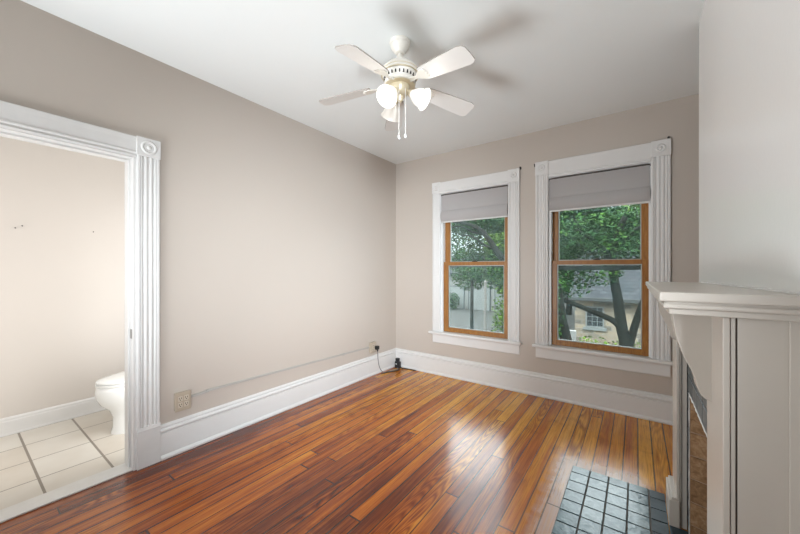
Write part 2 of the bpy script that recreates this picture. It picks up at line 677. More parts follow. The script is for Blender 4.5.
# ceiling
b = nb(); box(b, -4.15, XR + 0.15, YF - 0.15, YB + 0.2, H, H + 0.12)
struct('ceiling', b, M['ceiling'], 'flat white ceiling over the room')

# left wall with the doorway hole
DY0, DY1, DZ = -0.075, 0.705, 2.02
b = nb()
box(b, XL - WT, XL, DY1 + 0.019, YB, 0, H)
box(b, XL - WT, XL, YF, DY0 - 0.019, 0, H)
box(b, XL - WT, XL, DY0 - 0.019, DY1 + 0.019, DZ + 0.018, H)
struct('wall_left', b, M['wall'], 'greige painted wall left of the corner with a doorway')

# window wall with two holes
HOLES = [(-1.965, -1.105, 0.50, 2.235), (-0.73, 0.115, 0.50, 2.245)]
b = nb()
xs = [XL - WT, HOLES[0][0], HOLES[0][1], HOLES[1][0], HOLES[1][1], XR + 0.15]
for i in range(5):
    if i % 2 == 0:
        box(b, xs[i], xs[i + 1], YB, YB + 0.2, 0, H)
    else:
        z0, z1 = HOLES[i // 2][2:]
        box(b, xs[i], xs[i + 1], YB, YB + 0.2, 0, z0)
        box(b, xs[i], xs[i + 1], YB, YB + 0.2, z1, H)
struct('wall_back', b, M['wall'], 'greige painted wall with the two windows')
b = nb(); box(b, XR, XR + 0.15, YF - 0.15, YB + 0.2, 0, H)
struct('wall_right', b, M['wall'], 'greige wall behind the chimney breast')
b = nb(); box(b, XL - WT, XR, YF - 0.15, YF, 0, H)
struct('wall_front', b, M['wall'], 'greige wall behind the camera')
OY0, OY1, OZ, OXB = 1.298, 2.128, 0.698, 0.64    # firebox opening
b = nb()
box(b, BX, XR, BY0, OY0, 0, H)
box(b, BX, XR, OY1, BY1, 0, H)
box(b, BX, XR, OY0, OY1, OZ, H)
box(b, OXB, XR, OY0, OY1, 0, OZ)
struct('wall_chimney', b, M['breast'], 'glossy pale grey chimney breast above the mantel')

# bathroom shell
b = nb(); box(b, -4.15, -4.0, -1.0, 1.45, 0, H)
struct('wall_bathroom', b, M['bath_wall'], 'warm white bathroom wall facing the doorway')
b = nb(); box(b, -4.15, XL - WT, 1.45, 1.6, 0, H)
struct('wall_bathroom_right', b, M['bath_wall'], 'bathroom wall behind the toilet')
b = nb(); box(b, -4.15, XL - WT, -1.15, -1.0, 0, H)
struct('wall_bathroom_left', b, M['bath_wall'], 'bathroom wall left of the doorway')

# ------------------------------------------------------------------ baseboards
BB = [(0, 0), (0.030, 0), (0.032, 0.012), (0.026, 0.024), (0.021, 0.030), (0.020, 0.172), (0.019, 0.176),
      (0.012, 0.178), (0.012, 0.184), (0.023, 0.186), (0.027, 0.195), (0.025, 0.204), (0.017, 0.208), (0.015, 0.214),
      (0.018, 0.221), (0.015, 0.230), (0.006, 0.236), (0, 0.236)]
b = nb(); extr(b, BB, lambda u, v, t: (XL + u, t, v), 0.852, YB)
struct('baseboard_left', b, M['trim'], 'tall white moulded baseboard along the left wall')
b = nb(); extr(b, BB, lambda u, v, t: (t, YB - u, v), XL, XR)
struct('baseboard_back', b, M['trim'], 'tall white moulded baseboard under the windows')
BB2 = [(0, 0), (0.018, 0), (0.018, 0.012), (0.014, 0.018), (0.014, 0.108), (0.011, 0.114), (0.011, 0.128), (0.005, 0.138), (0, 0.14)]
b = nb(); extr(b, BB2, lambda u, v, t: (-4.0 + u, t, v), -1.0, 1.45)
struct('baseboard_bathroom', b, M['trim'], 'white baseboard along the bathroom wall')


# ------------------------------------------------------------------ fluted casing, corner blocks
def flute_profile(w, d=0.022, flutes=3, deep=0.008):
    """(across, depth) polygon of a Victorian casing: edge beads and reeded middle"""
    p = [(0, 0), (0, d * 0.85), (0.006, d), (0.016, d), (0.019, d * 0.72)]
    a0, a1 = 0.022, w - 0.022
    fw = (a1 - a0) / flutes
    for k in range(flutes):
        s = a0 + k * fw
        p += [(s, d * 0.98), (s + fw * 0.16, d * 0.98)]
        for j in range(1, 6):
            t = j / 6
            p.append((s + fw * (0.16 + 0.68 * t), d * 0.98 - deep * math.sin(PI * t)))
        p += [(s + fw * 0.84, d * 0.98)]
    p += [(w - 0.019, d * 0.72), (w - 0.016, d), (w - 0.006, d), (w, d * 0.85), (w, 0)]
    return p


def head_profile(w, d=0.022):
    return [(0, 0), (0, d * 0.9), (0.005, d), (0.014, d), (0.017, d * 0.7), (0.024, d * 0.7), (0.027, d * 0.92), (w - 0.02, d * 0.92),
            (w - 0.016, d), (w - 0.004, d), (w, d * 0.85), (w, 0)]


ROS = [(0.0, 0.010), (0.006, 0.010), (0.010, 0.006), (0.011, 0.001), (0.022, 0.0005), (0.026, 0.006), (0.031, 0.0065), (0.035, 0.0015), (0.038, 0.0)]


def rosette_bm(center, normal, s=1.0):
    t = nb()
    q = Vector((0, 0, 1)).rotation_difference(Vector(normal)).to_matrix().to_4x4()
    lathe(t, [(max(r * s, 0.0002), z) for r, z in ROS[::-1]] , Matrix.Translation(center) @ q, 32)
    return t


# doorway casing on the left wall
door = struct_root('door_1', 'white fluted doorway casing open to the bathroom', (XL, 0.315, 0))
CW = 0.127
CD = 0.024
fp = flute_profile(CW, CD, 3)
for y0 in (0.722, -0.217):
    b = nb(); extr(b, fp, lambda u, v, t, y0=y0: (XL + v, y0 + u, t), 0.262, 2.042)
    obj('side_casing', b, M['trim'], door)
    b = nb(); box(b, XL, XL + 0.030, y0 - 0.001, y0 + CW + 0.001, 0, 0.235, 0.002)
    extr(b, [(0, 0.235), (0.030, 0.235), (0.032, 0.242), (0.029, 0.250), (0.026, 0.262), (0, 0.262)],
         lambda u, v, t: (XL + u, t, v), y0 - 0.001, y0 + CW + 0.001)
    obj('plinth_block', b, M['trim_old'], door)
    b = nb(); box(b, XL, XL + 0.028, y0 - 0.002, y0 + CW + 0.002, 2.042, 2.164, 0.002)
    blk = obj('corner_block', b, M['trim'], door)
    obj('rosette', rosette_bm((XL + 0.028, y0 + CW / 2, 2.103), (1, 0, 0), 1.25), M['trim'], blk, smooth=40)
b = nb(); extr(b, [(0, 0), (0, 0.014), (0.008, 0.018), (0.016, 0.012), (0.022, 0.013), (0.028, 0.020), (0.036, 0.020), (0.040, 0.016), (0.10, 0.019), (0.128, 0.022), (0.132, 0.018), (0.132, 0)],
               lambda u, v, t: (XL + v, t, 2.028 + u), -0.088, 0.720)
obj('head_casing', b, M['trim_old'], door)
for y0, y1 in ((DY1 - 0.0, DY1 + 0.019), (DY0 - 0.019, DY0)):
    b = nb(); box(b, XL - WT - 0.001, XL + 0.014, y0, y1, 0, DZ, 0.001)
    obj('side_jamb', b, M['trim'], door)
b = nb(); box(b, XL - WT - 0.001, XL + 0.010, DY0 - 0.018, DY1 + 0.018, DZ, DZ + 0.018, 0.001)
obj('head_jamb', b, M['trim'], door)
for y0, y1 in ((DY1 - 0.012, DY1), (DY0, DY0 + 0.012)):
    b = nb(); box(b, XL - 0.105, XL - 0.045, y0, y1, 0, DZ, 0.002)
    obj('door_stop', b, M['trim'], door)
b = nb(); box(b, XL - 0.105, XL - 0.045, DY0 + 0.012, DY1 - 0.012, DZ - 0.012, DZ, 0.002)
obj('door_stop', b, M['trim'], door)
b = nb()
box(b, XL - 0.040, XL - 0.010, DY1 - 0.002, DY1 + 0.002, 0.85, 0.91)
obj('strike_plate', b, M['steel'], door, label='small metal strike plate')
for y0 in (0.722,):
    b = nb(); box(b, XL - WT - 0.016, XL - WT, DY1 + 0.0, DY1 + 0.10, 0, 2.06, 0.003)
    obj('bathroom_casing', b, M['trim'], door)
b = nb(); box(b, XL - 0.125, XL + 0.006, DY0, DY1, 0.0, 0.010, 0.003)
thr = struct('trim_threshold', b, M['marble'], 'white marble threshold strip between tile and wood floor')


# ------------------------------------------------------------------ windows
def window(n, cas_l, in_l, in_r, cas_r, top, sash_l, sash_r, gl, gr, stool_l, stool_r, label):
    cx = (cas_l + cas_r) / 2
    w = struct_root('window_%d' % n, label, (cx, YB, 0.5))
    hb = top - 0.135                       # bottom of the corner blocks
    hi = 2.228                             # bottom of the head casing
    zs = 0.533                             # top of the stool
    for x0, x1 in ((cas_l, in_l), (in_r, cas_r)):
        b = nb(); extr(b, flute_profile(x1 - x0, 0.022, 3, 0.0045), lambda u, v, t, x0=x0: (x0 + u, YB - v, t), zs, hb)
        obj('side_casing', b, M['trim'], w)
        b = nb(); box(b, x0 - 0.002, x1 + 0.002, YB - 0.027, YB, hb, top, 0.002)
        blk = obj('corner_block', b, M['trim'], w)
        obj('rosette', rosette_bm(((x0 + x1) / 2, YB - 0.027, (hb + top) / 2), (0, -1, 0), 0.95), M['trim'], blk, smooth=40)
    b = nb(); extr(b, head_profile(top - 0.005 - hi, 0.022), lambda u, v, t: (t, YB - v, hi + u), in_l + 0.002, in_r - 0.002)
    obj('head_casing', b, M['trim'], w)
    # stool and apron
    b = nb(); box(b, stool_l, stool_r, YB - 0.052, YB, 0.502, zs, 0.008)
    box(b, in_l - 0.008, in_r + 0.008, YB, YB + 0.045, 0.502, zs)
    obj('stool', b, M['trim'], w)
    b = nb(); extr(b, [(0, 0), (0.012, 0), (0.018, 0.010), (0.018, 0.095), (0.022, 0.110), (0, 0.110)],
                   lambda u, v, t: (t, YB - u, 0.392 + v), cas_l + 0.002, cas_r - 0.002)
    obj('apron', b, M['trim'], w)
    # jambs and stops
    jl, jr = in_l + 0.004, in_r - 0.004
    for x0, x1 in ((jl - 0.012, jl), (jr, jr + 0.012)):
        b = nb(); box(b, x0, x1, YB - 0.004, YB + 0.2, 0.515, 2.235)
        obj('side_jamb', b, M['vinyl'], w)
    b = nb(); box(b, jl, jr, YB - 0.004, YB + 0.2, hi - 0.006, hi + 0.006)
    obj('head_jamb', b, M['vinyl'], w)
    b = nb(); box(b, jl, jr, YB + 0.045, YB + 0.22, 0.49, 0.515)
    obj('outer_sill', b, M['white_ext'], w)
    for x0, x1 in ((jl, sash_l + 0.004), (sash_r - 0.004, jr)):
        b = nb(); box(b, x0, x1, YB + 0.006, YB + 0.034, zs - 0.004, hi - 0.006, 0.003)
        obj('stop', b, M['vinyl'], w)
        b = nb(); box(b, x0, x1, YB + 0.036, YB + 0.13, 0.515, hi - 0.006)
        obj('sash_track', b, M['vinyl'], w)

    def sash(name, y0, y1, z0, z1, g0, g1, left, right, extra=0.0):
        b = nb()
        box(b, left, gl - extra, y0, y1, z0, z1, 0.003)
        box(b, gr + extra, right, y0, y1, z0, z1, 0.003)
        box(b, gl - extra, gr + extra, y0, y1, z0, g0, 0.003)
        box(b, gl - extra, gr + extra, y0, y1, g1, z1, 0.003)
        s = obj(name, b, M['sash'], w)
        b = nb()
        t = 0.008
        ym = (y0 + y1) / 2
        a0, a1 = gl - extra, gr + extra
        for q in ((a0, a0 + t, g0, g1), (a1 - t, a1, g0, g1), (a0 + t, a1 - t, g0, g0 + t), (a0 + t, a1 - t, g1 - t, g1)):
            box(b, q[0], q[1], ym - 0.006, ym + 0.006, q[2], q[3])
        obj('spacer_bar', b, M['spacer'], s)
        b = nb(); box(b, a0 + t, a1 - t, ym - 0.002, ym + 0.002, g0 + t, g1 - t)
        obj('pane', b, M['glass'], s)
        return s
    lo = sash('lower_sash', YB + 0.036, YB + 0.072, zs + 0.002, 1.388, 0.588, 1.347, sash_l, sash_r)
    up = sash('upper_sash', YB + 0.076, YB + 0.112, 1.352, 2.215, 1.388, 2.17, sash_l, sash_r, -0.004)
    b = nb(); box(b, cx - 0.03, cx + 0.03, YB + 0.045, YB + 0.070, 1.388, 1.396, 0.002)
    tube(b, [(cx - 0.02, YB + 0.056, 1.401), (cx + 0.018, YB + 0.050, 1.401)], 0.005)
    obj('sash_lock', b, M['dark_metal'], lo)
    # storm window outside
    b = nb()
    y0, y1 = YB + 0.150, YB + 0.168
    for q in ((jl, jl + 0.03, 0.515, 2.22), (jr - 0.03, jr, 0.515, 2.22), (jl + 0.03, jr - 0.03, 2.19, 2.22),
              (jl + 0.03, jr - 0.03, 0.515, 0.55), (jl + 0.03, jr - 0.03, 1.325 - 0.032 * (n - 1), 1.355 - 0.020 * (n - 1))):
        box(b, q[0], q[1], y0, y1, q[2], q[3])
    obj('storm_frame', b, M['storm'], w)
    return w


window(1, -2.060, -1.955, -1.121, -1.001, 2.371, -1.933, -1.128, -1.868, -1.182, -2.104, -0.978,
       'left double-hung window with stained sashes and white casing, nearer the room corner')
window(2, -0.840, -0.719, 0.106, 0.236, 2.396, -0.698, 0.094, -0.646, 0.0425, -0.868, 0.262,
       'right double-hung window with stained sashes and white casing, beside the mantel')


def window_shade(x0, x1, zt, zb, label):
    t = thing('window_shade', label, 'window shade', ((x0 + x1) / 2, YB + 0.0, zb), 'fabric shades on the two windows')
    b = nb(); box(b, x0 - 0.004, x1 + 0.006, YB + 0.000, YB + 0.024, zt - 0.020, zt, 0.002)
    obj('headrail', b, M['gap_shade'], t)
    x1 -= 0.006
    # single sheet above, doubled slack fold over the bottom rail
    zf = zb + (zt - zb) * 0.40
    poly = [(0.004, zt - 0.012), (0.006, zf + 0.01), (0.010, zf), (0.008, zf), (0.004, zf + 0.01), (0.002, zt - 0.012)]
    extr(b := nb(), poly, lambda u, v, tt: (tt, YB - u + 0.004, v), x0, x1)
    obj('shade_fabric', b, M['fabric'], t)
    prof = []
    for i in range(17):
        q = i / 16
        prof.append((0.010 + 0.020 * math.sin(PI * q) ** 0.8 - 0.004 * q, zf + 0.004 + (zb + 0.012 - zf - 0.004) * q))
    poly = prof + [(0.000, zb + 0.012), (0.000, zf + 0.004)]
    extr(b := nb(), poly, lambda u, v, tt: (tt, YB - u + 0.004, v), x0, x1)
    obj('stacked_fold', b, M['fabric'], t, smooth=50)
    b = nb(); box(b, x0, x1, YB - 0.010, YB + 0.008, zb, zb + 0.016, 0.004)
    obj('bottom_rail', b, M['trim'], t)
    cx = (x0 + x1) / 2
    b = nb(); tube(b, [(cx - 0.02, YB - 0.012, zb + 0.012), (cx - 0.01, YB - 0.018, zb + 0.010), (cx + 0.01, YB - 0.018, zb + 0.010), (cx + 0.02, YB - 0.012, zb + 0.012)], 0.003, 6)
    obj('pull_tab', b, M['trim'], t)
    return t


window_shade(-1.944, -1.126, 2.216, 1.868, 'grey fabric shade half lowered in the left window near the corner')
window_shade(-0.710, 0.103, 2.216, 1.876, 'grey fabric shade half lowered in the right window beside the mantel')


def bracket(x, z, label):
    t = thing('curtain_bracket', label, 'bracket', (x, YB - 0.015, z), 'curtain brackets at the window corners')
    b = nb(); box(b, x - 0.007, x + 0.007, YB - 0.012, YB, z - 0.014, z + 0.014, 0.002)
    obj('base_plate', b, M['dark_metal'], t)
    b = nb(); tube(b, [(x, YB - 0.010, z), (x, YB - 0.030, z), (x, YB - 0.032, z + 0.010)], 0.004, 8)
    obj('hook', b, M['dark_metal'], t)


bracket(-0.993, 2.372, 'small dark curtain bracket at the upper right corner of the left window')
bracket(-0.848, 2.372, 'small dark curtain bracket at the upper left corner of the right window')
bracket(0.222, 2.404, 'small dark curtain bracket on top of the right window casing, mantel side')

# ------------------------------------------------------------------ fireplace
FP_Y0, FP_Y1 = 1.066, 2.362
PX0 = 0.165                                 # pilaster fronts
man = thing('fireplace', 'fireplace with painted mantel shelf and corbels round a slate-edged brick firebox', 'fireplace', (0.24, 1.713, 0))
SY0, SY1 = 1.020, 2.45


def shelfz(y):
    return -0.0125 * (y - SY0)


b = nb()
box(b, 0.046, BX - 0.001, SY0, SY1, 1.222, 1.245, 0.004)
box(b, 0.057, BX - 0.001, SY0 + 0.012, SY1 - 0.012, 1.216, 1.223, 0.001)
box(b, 0.054, BX - 0.001, SY0 + 0.007, SY1 - 0.007, 1.205, 1.217, 0.004)
box(b, 0.066, BX - 0.001, SY0 + 0.020, SY1 - 0.020, 1.190, 1.206, 0.003)
for v in b.verts:
    v.co.z += shelfz(v.co.y)
obj('shelf', b, M['mantel'], man)
rr = random.Random(3)
pts = []
yy = SY0 + 0.02
while yy < SY1:
    pts.append((BX - 0.001, yy, 1.246 + shelfz(yy) + rr.uniform(-0.0005, 0.0015)))
    yy += 0.018
b = nb(); tube(b, pts, [rr.uniform(0.0018, 0.0042) for _ in pts], 6)
obj('caulk_line', b, M['caulk'], man, label='ragged white caulk line')
CORB = [(0.082, 1.187), (0.085, 1.160), (0.091, 1.116), (0.103, 1.073), (0.118, 1.034), (0.131, 1.004), (0.138, 0.972), (0.144, 0.958), (0.152, 0.948), (0.164, 0.943)]
cpts = smooth_path([(x, 0, z) for x, z in CORB], 4)
cpoly = [(p.x, p.z) for p in cpts] + [(PX0 + 0.002, 0.943), (PX0 + 0.002, 1.190), (0.080, 1.190)]
for y0, y1, pl0, pl1 in ((1.207, 1.277, FP_Y0, 1.277), (2.149, 2.219, 2.149, FP_Y1)):
    b = nb(); extr(b, cpoly, lambda u, v, t: (u, t, v), y0, y1)
    obj('corbel', b, M['mantel'], man, smooth=35, bev=0.002)
    b = nb(); box(b, PX0, PX0 + 0.0125, pl0, pl1, 0, 1.19, 0.002)
    obj('pilaster', b, M['mantel'], man)
    b = nb()
    box(b, 0.136, PX0 + 0.0125, pl0 - 0.006, pl1 + 0.006, 0, 0.135, 0.003)
    box(b, 0.146, PX0 + 0.012, pl0 - 0.003, pl1 + 0.003, 0.135, 0.15, 0.003)
    if y0 > 2:
        obj('plinth_block', b, M['mantel'], man)
    else:
        b.free()
# inner returns of the two pilasters
b = nb(); box(b, PX0 + 0.0125, 0.184, 2.153, FP_Y1 - 0.002, 0, 1.188, 0.001)
box(b, 0.184, 0.206, 2.160, FP_Y1 - 0.025, 0, 1.188, 0.001)
obj('pilaster_return', b, M['mantel'], man)
b = nb(); box(b, PX0 + 0.0125, 0.206, FP_Y0 + 0.03, 1.268, 0, 1.188, 0.001)
obj('pilaster_return', b, M['mantel'], man)
b = nb(); box(b, 0.186, 0.206, 1.268, 2.160, 0.955, 1.188, 0.002)
obj('frieze_board', b, M['mantel'], man)
# near side of the mantel: edge strip, cracked joint, flat panel, raised stile
b = nb(); box(b, 0.1785, 0.1868, FP_Y0 + 0.003, FP_Y0 + 0.028, 0, 1.188, 0.001)
obj('side_strip', b, M['mantel'], man)
b = nb(); box(b, 0.1860, 0.1915, FP_Y0 + 0.007, FP_Y0 + 0.026, 0, 1.188)
obj('joint_crack', b, M['mantel_gap'], man, label='dark cracked joint')
b = nb(); box(b, 0.1905, 0.272, FP_Y0 + 0.004, FP_Y0 + 0.028, 0, 1.188, 0.001)
obj('side_panel', b, M['mantel'], man)
b = nb(); box(b, 0.2695, BX - 0.001, FP_Y0, FP_Y0 + 0.028, 0, 1.188, 0.0015)
obj('side_stile', b, M['mantel'], man)
b = nb(); box(b, 0.19, BX - 0.001, FP_Y1 - 0.022, FP_Y1 - 0.003, 0, 1.188)
obj('side_panel', b, M['mantel'], man)

# slate tile surround and open brick firebox
SX = 0.208
b = nb()
for y0, y1, z0, z1 in ((FP_Y0 + 0.035, OY0, 0, 0.953), (OY1, FP_Y1 - 0.03, 0, 0.953), (OY0, OY1, OZ, 0.953)):
    box(b, SX + 0.008, BX - 0.002, y0, y1, z0, z1)
obj('surround_backing', b, M['grout'], man)
b = nb()
for k in range(11):
    z0 = k * 0.087
    z1 = min(z0 + 0.083, 0.952)
    box(b, SX, SX + 0.012, OY1 + 0.003, 2.158, z0 + 0.002, z1, 0.002)
    box(b, SX, SX + 0.012, 1.27, OY0 - 0.003, z0 + 0.002, z1, 0.002)
for z0, z1 in ((OZ + 0.004, OZ + 0.080), (OZ + 0.086, OZ + 0.162), (OZ + 0.168, 0.952)):
    y = OY0
    while y < OY1 - 0.01:
        box(b, SX, SX + 0.012, y + 0.002, min(y + 0.136, OY1 - 0.001), z0, z1, 0.002)
        y += 0.1385
obj('slate_tiles', b, M['slate_wall'], man)
# cheeks narrow towards the back
cd_ = OXB - 0.02 - SX
splay = cd_ * math.tan(R(17))
rb_ = random.Random(5)
for sgn, ys in ((1, OY1), (-1, OY0)):
    b = nb()
    extr(b, [(SX + 0.006, ys), (SX + 0.006 + cd_, ys - sgn * splay), (SX + 0.006 + cd_, ys - 0.001 * sgn), (SX + 0.09, ys - 0.001 * sgn)], lambda u, v, t: (u, v, t), 0, OZ - 0.001)
    mo = obj('firebox_cheek', b, M['mortar'], man, label='brick cheek of the firebox')
    b = nb()
    dx, dy = math.cos(R(17)), -sgn * math.sin(R(17))
    nx, ny = -math.sin(R(17)), -sgn * math.cos(R(17))
    if sgn < 0:
        nx, ny = -math.sin(R(17)), math.cos(R(17))
    L = cd_ / dx
    for row in range(7):
        z0 = row * 0.113 - 0.055
        z1 = z0 + 0.105
        z0, z1 = max(z0, 0.002), min(z1, OZ - 0.004)
        t0 = 0.003
        step = 0.232 if row % 2 else 0.12
        while t0 < L - 0.02:
            t1 = min(t0 + step - 0.008, L - 0.004)
            p = rb_.uniform(0.003, 0.006)
            poly = [(SX + 0.006 + dx * t + nx * q, ys + dy * t + ny * q) for t, q in ((t0, -0.002), (t1, -0.002), (t1, p), (t0, p))]
            if z1 - z0 > 0.02:
                extr(b, poly, lambda u, v, t: (u, v, t), z0, z1)
            t0 += step
            step = 0.232
    obj('bricks', b, M['brick'], mo)
b = nb(); box(b, OXB - 0.02, OXB - 0.001, OY0 + splay, OY1 - splay, 0, OZ - 0.001)
obj('firebox_back', b, M['brick'], man)
b = nb(); box(b, SX + 0.02, OXB - 0.02, OY0 + 0.001, OY1 - 0.001, OZ - 0.02, OZ - 0.001)
obj('firebox_lintel', b, M['mantel_gap'], man)
b = nb()
pts = []
yy = OY0
while yy < OY1 + 0.01:
    pts.append((SX + 0.001, yy, OZ + rb_.uniform(-0.003, 0.003)))
    yy += 0.03
tube(b, pts, [rb_.uniform(0.002, 0.005) for _ in pts], 6)
obj('mortar_smear', b, M['caulk'], man, label='pale ragged mortar line over the firebox')
b = nb()
pts = []
zz = 0.0
while zz < OZ:
    pts.append((SX + 0.003, OY1 + rb_.uniform(-0.003, 0.003), zz))
    zz += 0.03
tube(b, pts, [rb_.uniform(0.0006, 0.0024) for _ in pts], 6)
obj('mortar_smear', b, M['caulk'], man, label='pale ragged mortar line beside the firebox')

b = nb(); box(b, 0.1365, OXB - 0.02, 1.285, 2.141, 0.0005, 0.006)
obj('inner_hearth', b, M['dark_tile'], man)

# hearth of glazed tiles let into the floor
he = thing('tile_hearth', 'hearth of square grey-blue glazed tiles set in the wood floor before the fireplace', 'hearth', (-0.10, 1.71, 0))
HX0, HX1, HY0, HY1 = -0.338, 0.135, 1.00, 2.420
b = nb(); box(b, HX0, 0.133, HY0, HY1, 0.0005, 0.005)
obj('grout_bed', b, M['grout'], he)
b = nb(); bd = nb()
cols = [(-0.335, -0.240), (-0.234, -0.140), (-0.134, -0.041), (-0.035, 0.056), (0.064, 0.132)]
for ci, (x0, x1) in enumerate(cols):
    y = HY1 - 0.003
    k = 0
    while y > HY0 + 0.02:
        hgt = 0.075 if k == 0 else 0.094
        y0 = max(y - hgt, HY0 + 0.002)
        dark = ci == 4
        box(bd if dark else b, x0, x1, y0, y, 0.0015, 0.0085, 0.002)
        y -= hgt + 0.006
        k += 1
obj('field_tiles', b, M['slate_tile'], he)
obj('border_tiles', bd, M['dark_tile'], he, label='darker blue-black border tiles')

# ------------------------------------------------------------------ ceiling fan
FL, FDEP = 0.0, 2.05
th = R(35.8)
FX, FY = -math.sin(th) * FDEP, math.cos(th) * FDEP
fan = thing('ceiling_fan', 'white five-blade ceiling fan with three bell glass lamps hanging from the ceiling', 'ceiling fan', (FX, FY, H))
T = Matrix.Translation((FX, FY, 0))
b = nb(); lathe(b, [(0.064, H), (0.066, H - 0.006), (0.062, H - 0.014), (0.060, H - 0.020), (0.061, H - 0.025), (0.054, H - 0.040), (0.044, H - 0.054), (0.034, H - 0.064), (0.030, H - 0.070), (0.016, H - 0.075)], T, 32)
obj('canopy', b, M['cream'], fan, smooth=35)
b = nb(); lathe(b, [(0.013, H - 0.07), (0.013, H - 0.084), (0.020, H - 0.088), (0.024, H - 0.112), (0.018, H - 0.122), (0.014, H - 0.13), (0.03, H - 0.136), (0.034, H - 0.15)], T, 20)
obj('downrod', b, M['cream'], fan, smooth=35)
b = nb(); lathe(b, [(0.035, 2.585), (0.060, 2.582), (0.085, 2.572), (0.100, 2.558), (0.112, 2.545), (0.116, 2.538), (0.112, 2.532), (0.116, 2.526), (0.120, 2.518), (0.116, 2.511),
                    (0.108, 2.508), (0.104, 2.500), (0.092, 2.474), (0.098, 2.470), (0.100, 2.462), (0.094, 2.454), (0.075, 2.448), (0.04, 2.446)], T, 48)
mot = obj('motor_housing', b, M['cream'], fan, smooth=30)
b = nb()
for k in range(26):
    a = 2 * PI * k / 26
    t = nb(); box(t, 0.0955, 0.1025, -0.0042, 0.0042, 2.480, 2.498, 0.001)
    merge(b, t, T @ Matrix.Rotation(a, 4, 'Z'))
obj('vent_slots', b, M['slot'], mot, label='dark vent slots')
b = nb(); lathe(b, [(0.093, 2.4475), (0.0945, 2.4455), (0.093, 2.4435), (0.078, 2.4435)], T, 40)
obj('trim_ring', b, M['brass'], fan, smooth=30)
for z, r in ((2.532, 0.1135), (2.511, 0.1175)):
    b = nb(); lathe(b, [(r - 0.004, z + 0.0022), (r + 0.0016, z + 0.0016), (r + 0.0016, z - 0.0016), (r - 0.004, z - 0.0022)], T, 48)
    obj('trim_ring', b, M['brass'], mot, smooth=30)
for k, az in enumerate((-48, 24, 96, 168, 237.5)):
    a = R(az + 35.8)
    MB = T @ Matrix.Rotation(a, 4, 'Z')
    droop = Matrix.Translation((0.12, 0, 2.450)) @ Matrix.Rotation(R(7.5), 4, 'Y')
    pitch = droop @ Matrix.Rotation(R(-13), 4, 'X')
    # blade outline: narrow root, wide rounded tip
    out = [(0.070, -0.046), (0.068, 0.0), (0.070, 0.046), (0.10, 0.052), (0.25, 0.062), (0.375, 0.068), (0.400, 0.060), (0.412, 0.045), (0.415, 0.0), (0.412, -0.045), (0.400, -0.060), (0.375, -0.068), (0.25, -0.062), (0.10, -0.052)]
    t = nb(); extr(t, out, lambda u, v, w: (u, v, w), -0.003, 0.003)
    b = nb(); merge(b, t, MB @ pitch)
    bl = obj('blade', b, [M['blade'], M['blade_edge']], fan)
    for pg in bl.data.polygons:
        pg.material_index = 1 if len(pg.vertices) == 4 else 0
    # scrolled blade iron
    t = nb()
    iron = [(-0.035, -0.018), (0.0, -0.013), (0.03, -0.012), (0.05, -0.024), (0.075, -0.036), (0.105, -0.034), (0.118, -0.02), (0.105, -0.008), (0.125, 0.0), (0.105, 0.008), (0.118, 0.02), (0.105, 0.034), (0.075, 0.036), (0.05, 0.024), (0.03, 0.012), (0.0, 0.013), (-0.035, 0.018)]
    extr(t, iron, lambda u, v, w: (u, v, w), -0.010, -0.0035)
    b = nb(); merge(b, t, MB @ pitch)
    ir = obj('blade_iron', b, M['cream'], bl, bev=0.002)
    b = nb()
    for sx, sy in ((0.092, -0.022), (0.092, 0.022), (0.112, 0.0)):
        lathe(b, [(0.0055, -0.010), (0.005, -0.0135), (0.003, -0.0145)], MB @ pitch @ Matrix.Translation((sx, sy, 0)), 10)
# light kit
b = nb(); lathe(b, [(0.060, 2.448), (0.062, 2.440), (0.058, 2.420), (0.050, 2.398), (0.040, 2.385), (0.026, 2.378), (0.022, 2.366), (0.016, 2.352), (0.006, 2.346)], T, 36)
kit = obj('light_kit', b, M['brass'], fan, smooth=35)
for k, az in enumerate((238, 338, 116)):
    a = R(az + 35.8)
    MB = T @ Matrix.Rotation(a, 4, 'Z')
    tilt = Matrix.Translation((0.060, 0, 2.395)) @ Matrix.Rotation(R(180 - (48, 58, 48)[k]), 4, 'Y')
    b = nb()
    tube(b, [tuple(MB @ Vector(q)) for q in ((0.040, 0, 2.405), (0.055, 0, 2.408), (0.068, 0, 2.398), (0.076, 0, 2.384))], 0.009, 10)
    lathe(b, [(0.012, 0.0), (0.020, 0.006), (0.024, 0.018), (0.024, 0.030)], MB @ tilt, 20)
    arm = obj('lamp_arm', b, M['brass'], kit, smooth=40)
    b = nb()
    outp = [(0.023, 0.020), (0.027, 0.030), (0.036, 0.045), (0.046, 0.062), (0.052, 0.080), (0.055, 0.098), (0.060, 0.112), (0.066, 0.120)]
    inp = [(r - 0.003, z) for r, z in outp[::-1]]
    lathe(b, outp + inp, MB @ tilt, 32, cap=False)
    sh = obj('lamp_shade', b, M['lamp_glass'] if k < 2 else M['dim_glass'], fan, smooth=50)
    b = nb(); lathe(b, [(0.010, 0.028), (0.013, 0.045), (0.022, 0.062), (0.026, 0.078), (0.022, 0.092), (0.010, 0.101), (0.002, 0.103)], MB @ tilt, 18)
    obj('bulb', b, M['bulb'] if k < 2 else M['dim_glass'], sh, smooth=50)
    if k < 2:
        p = MB @ tilt @ Vector((0, 0, 0.135))
        light('fan_lamp', 'POINT', p, 0.5, (1.0, 0.95, 0.87), radius=0.05)
cs, sn = math.cos(th), math.sin(th)
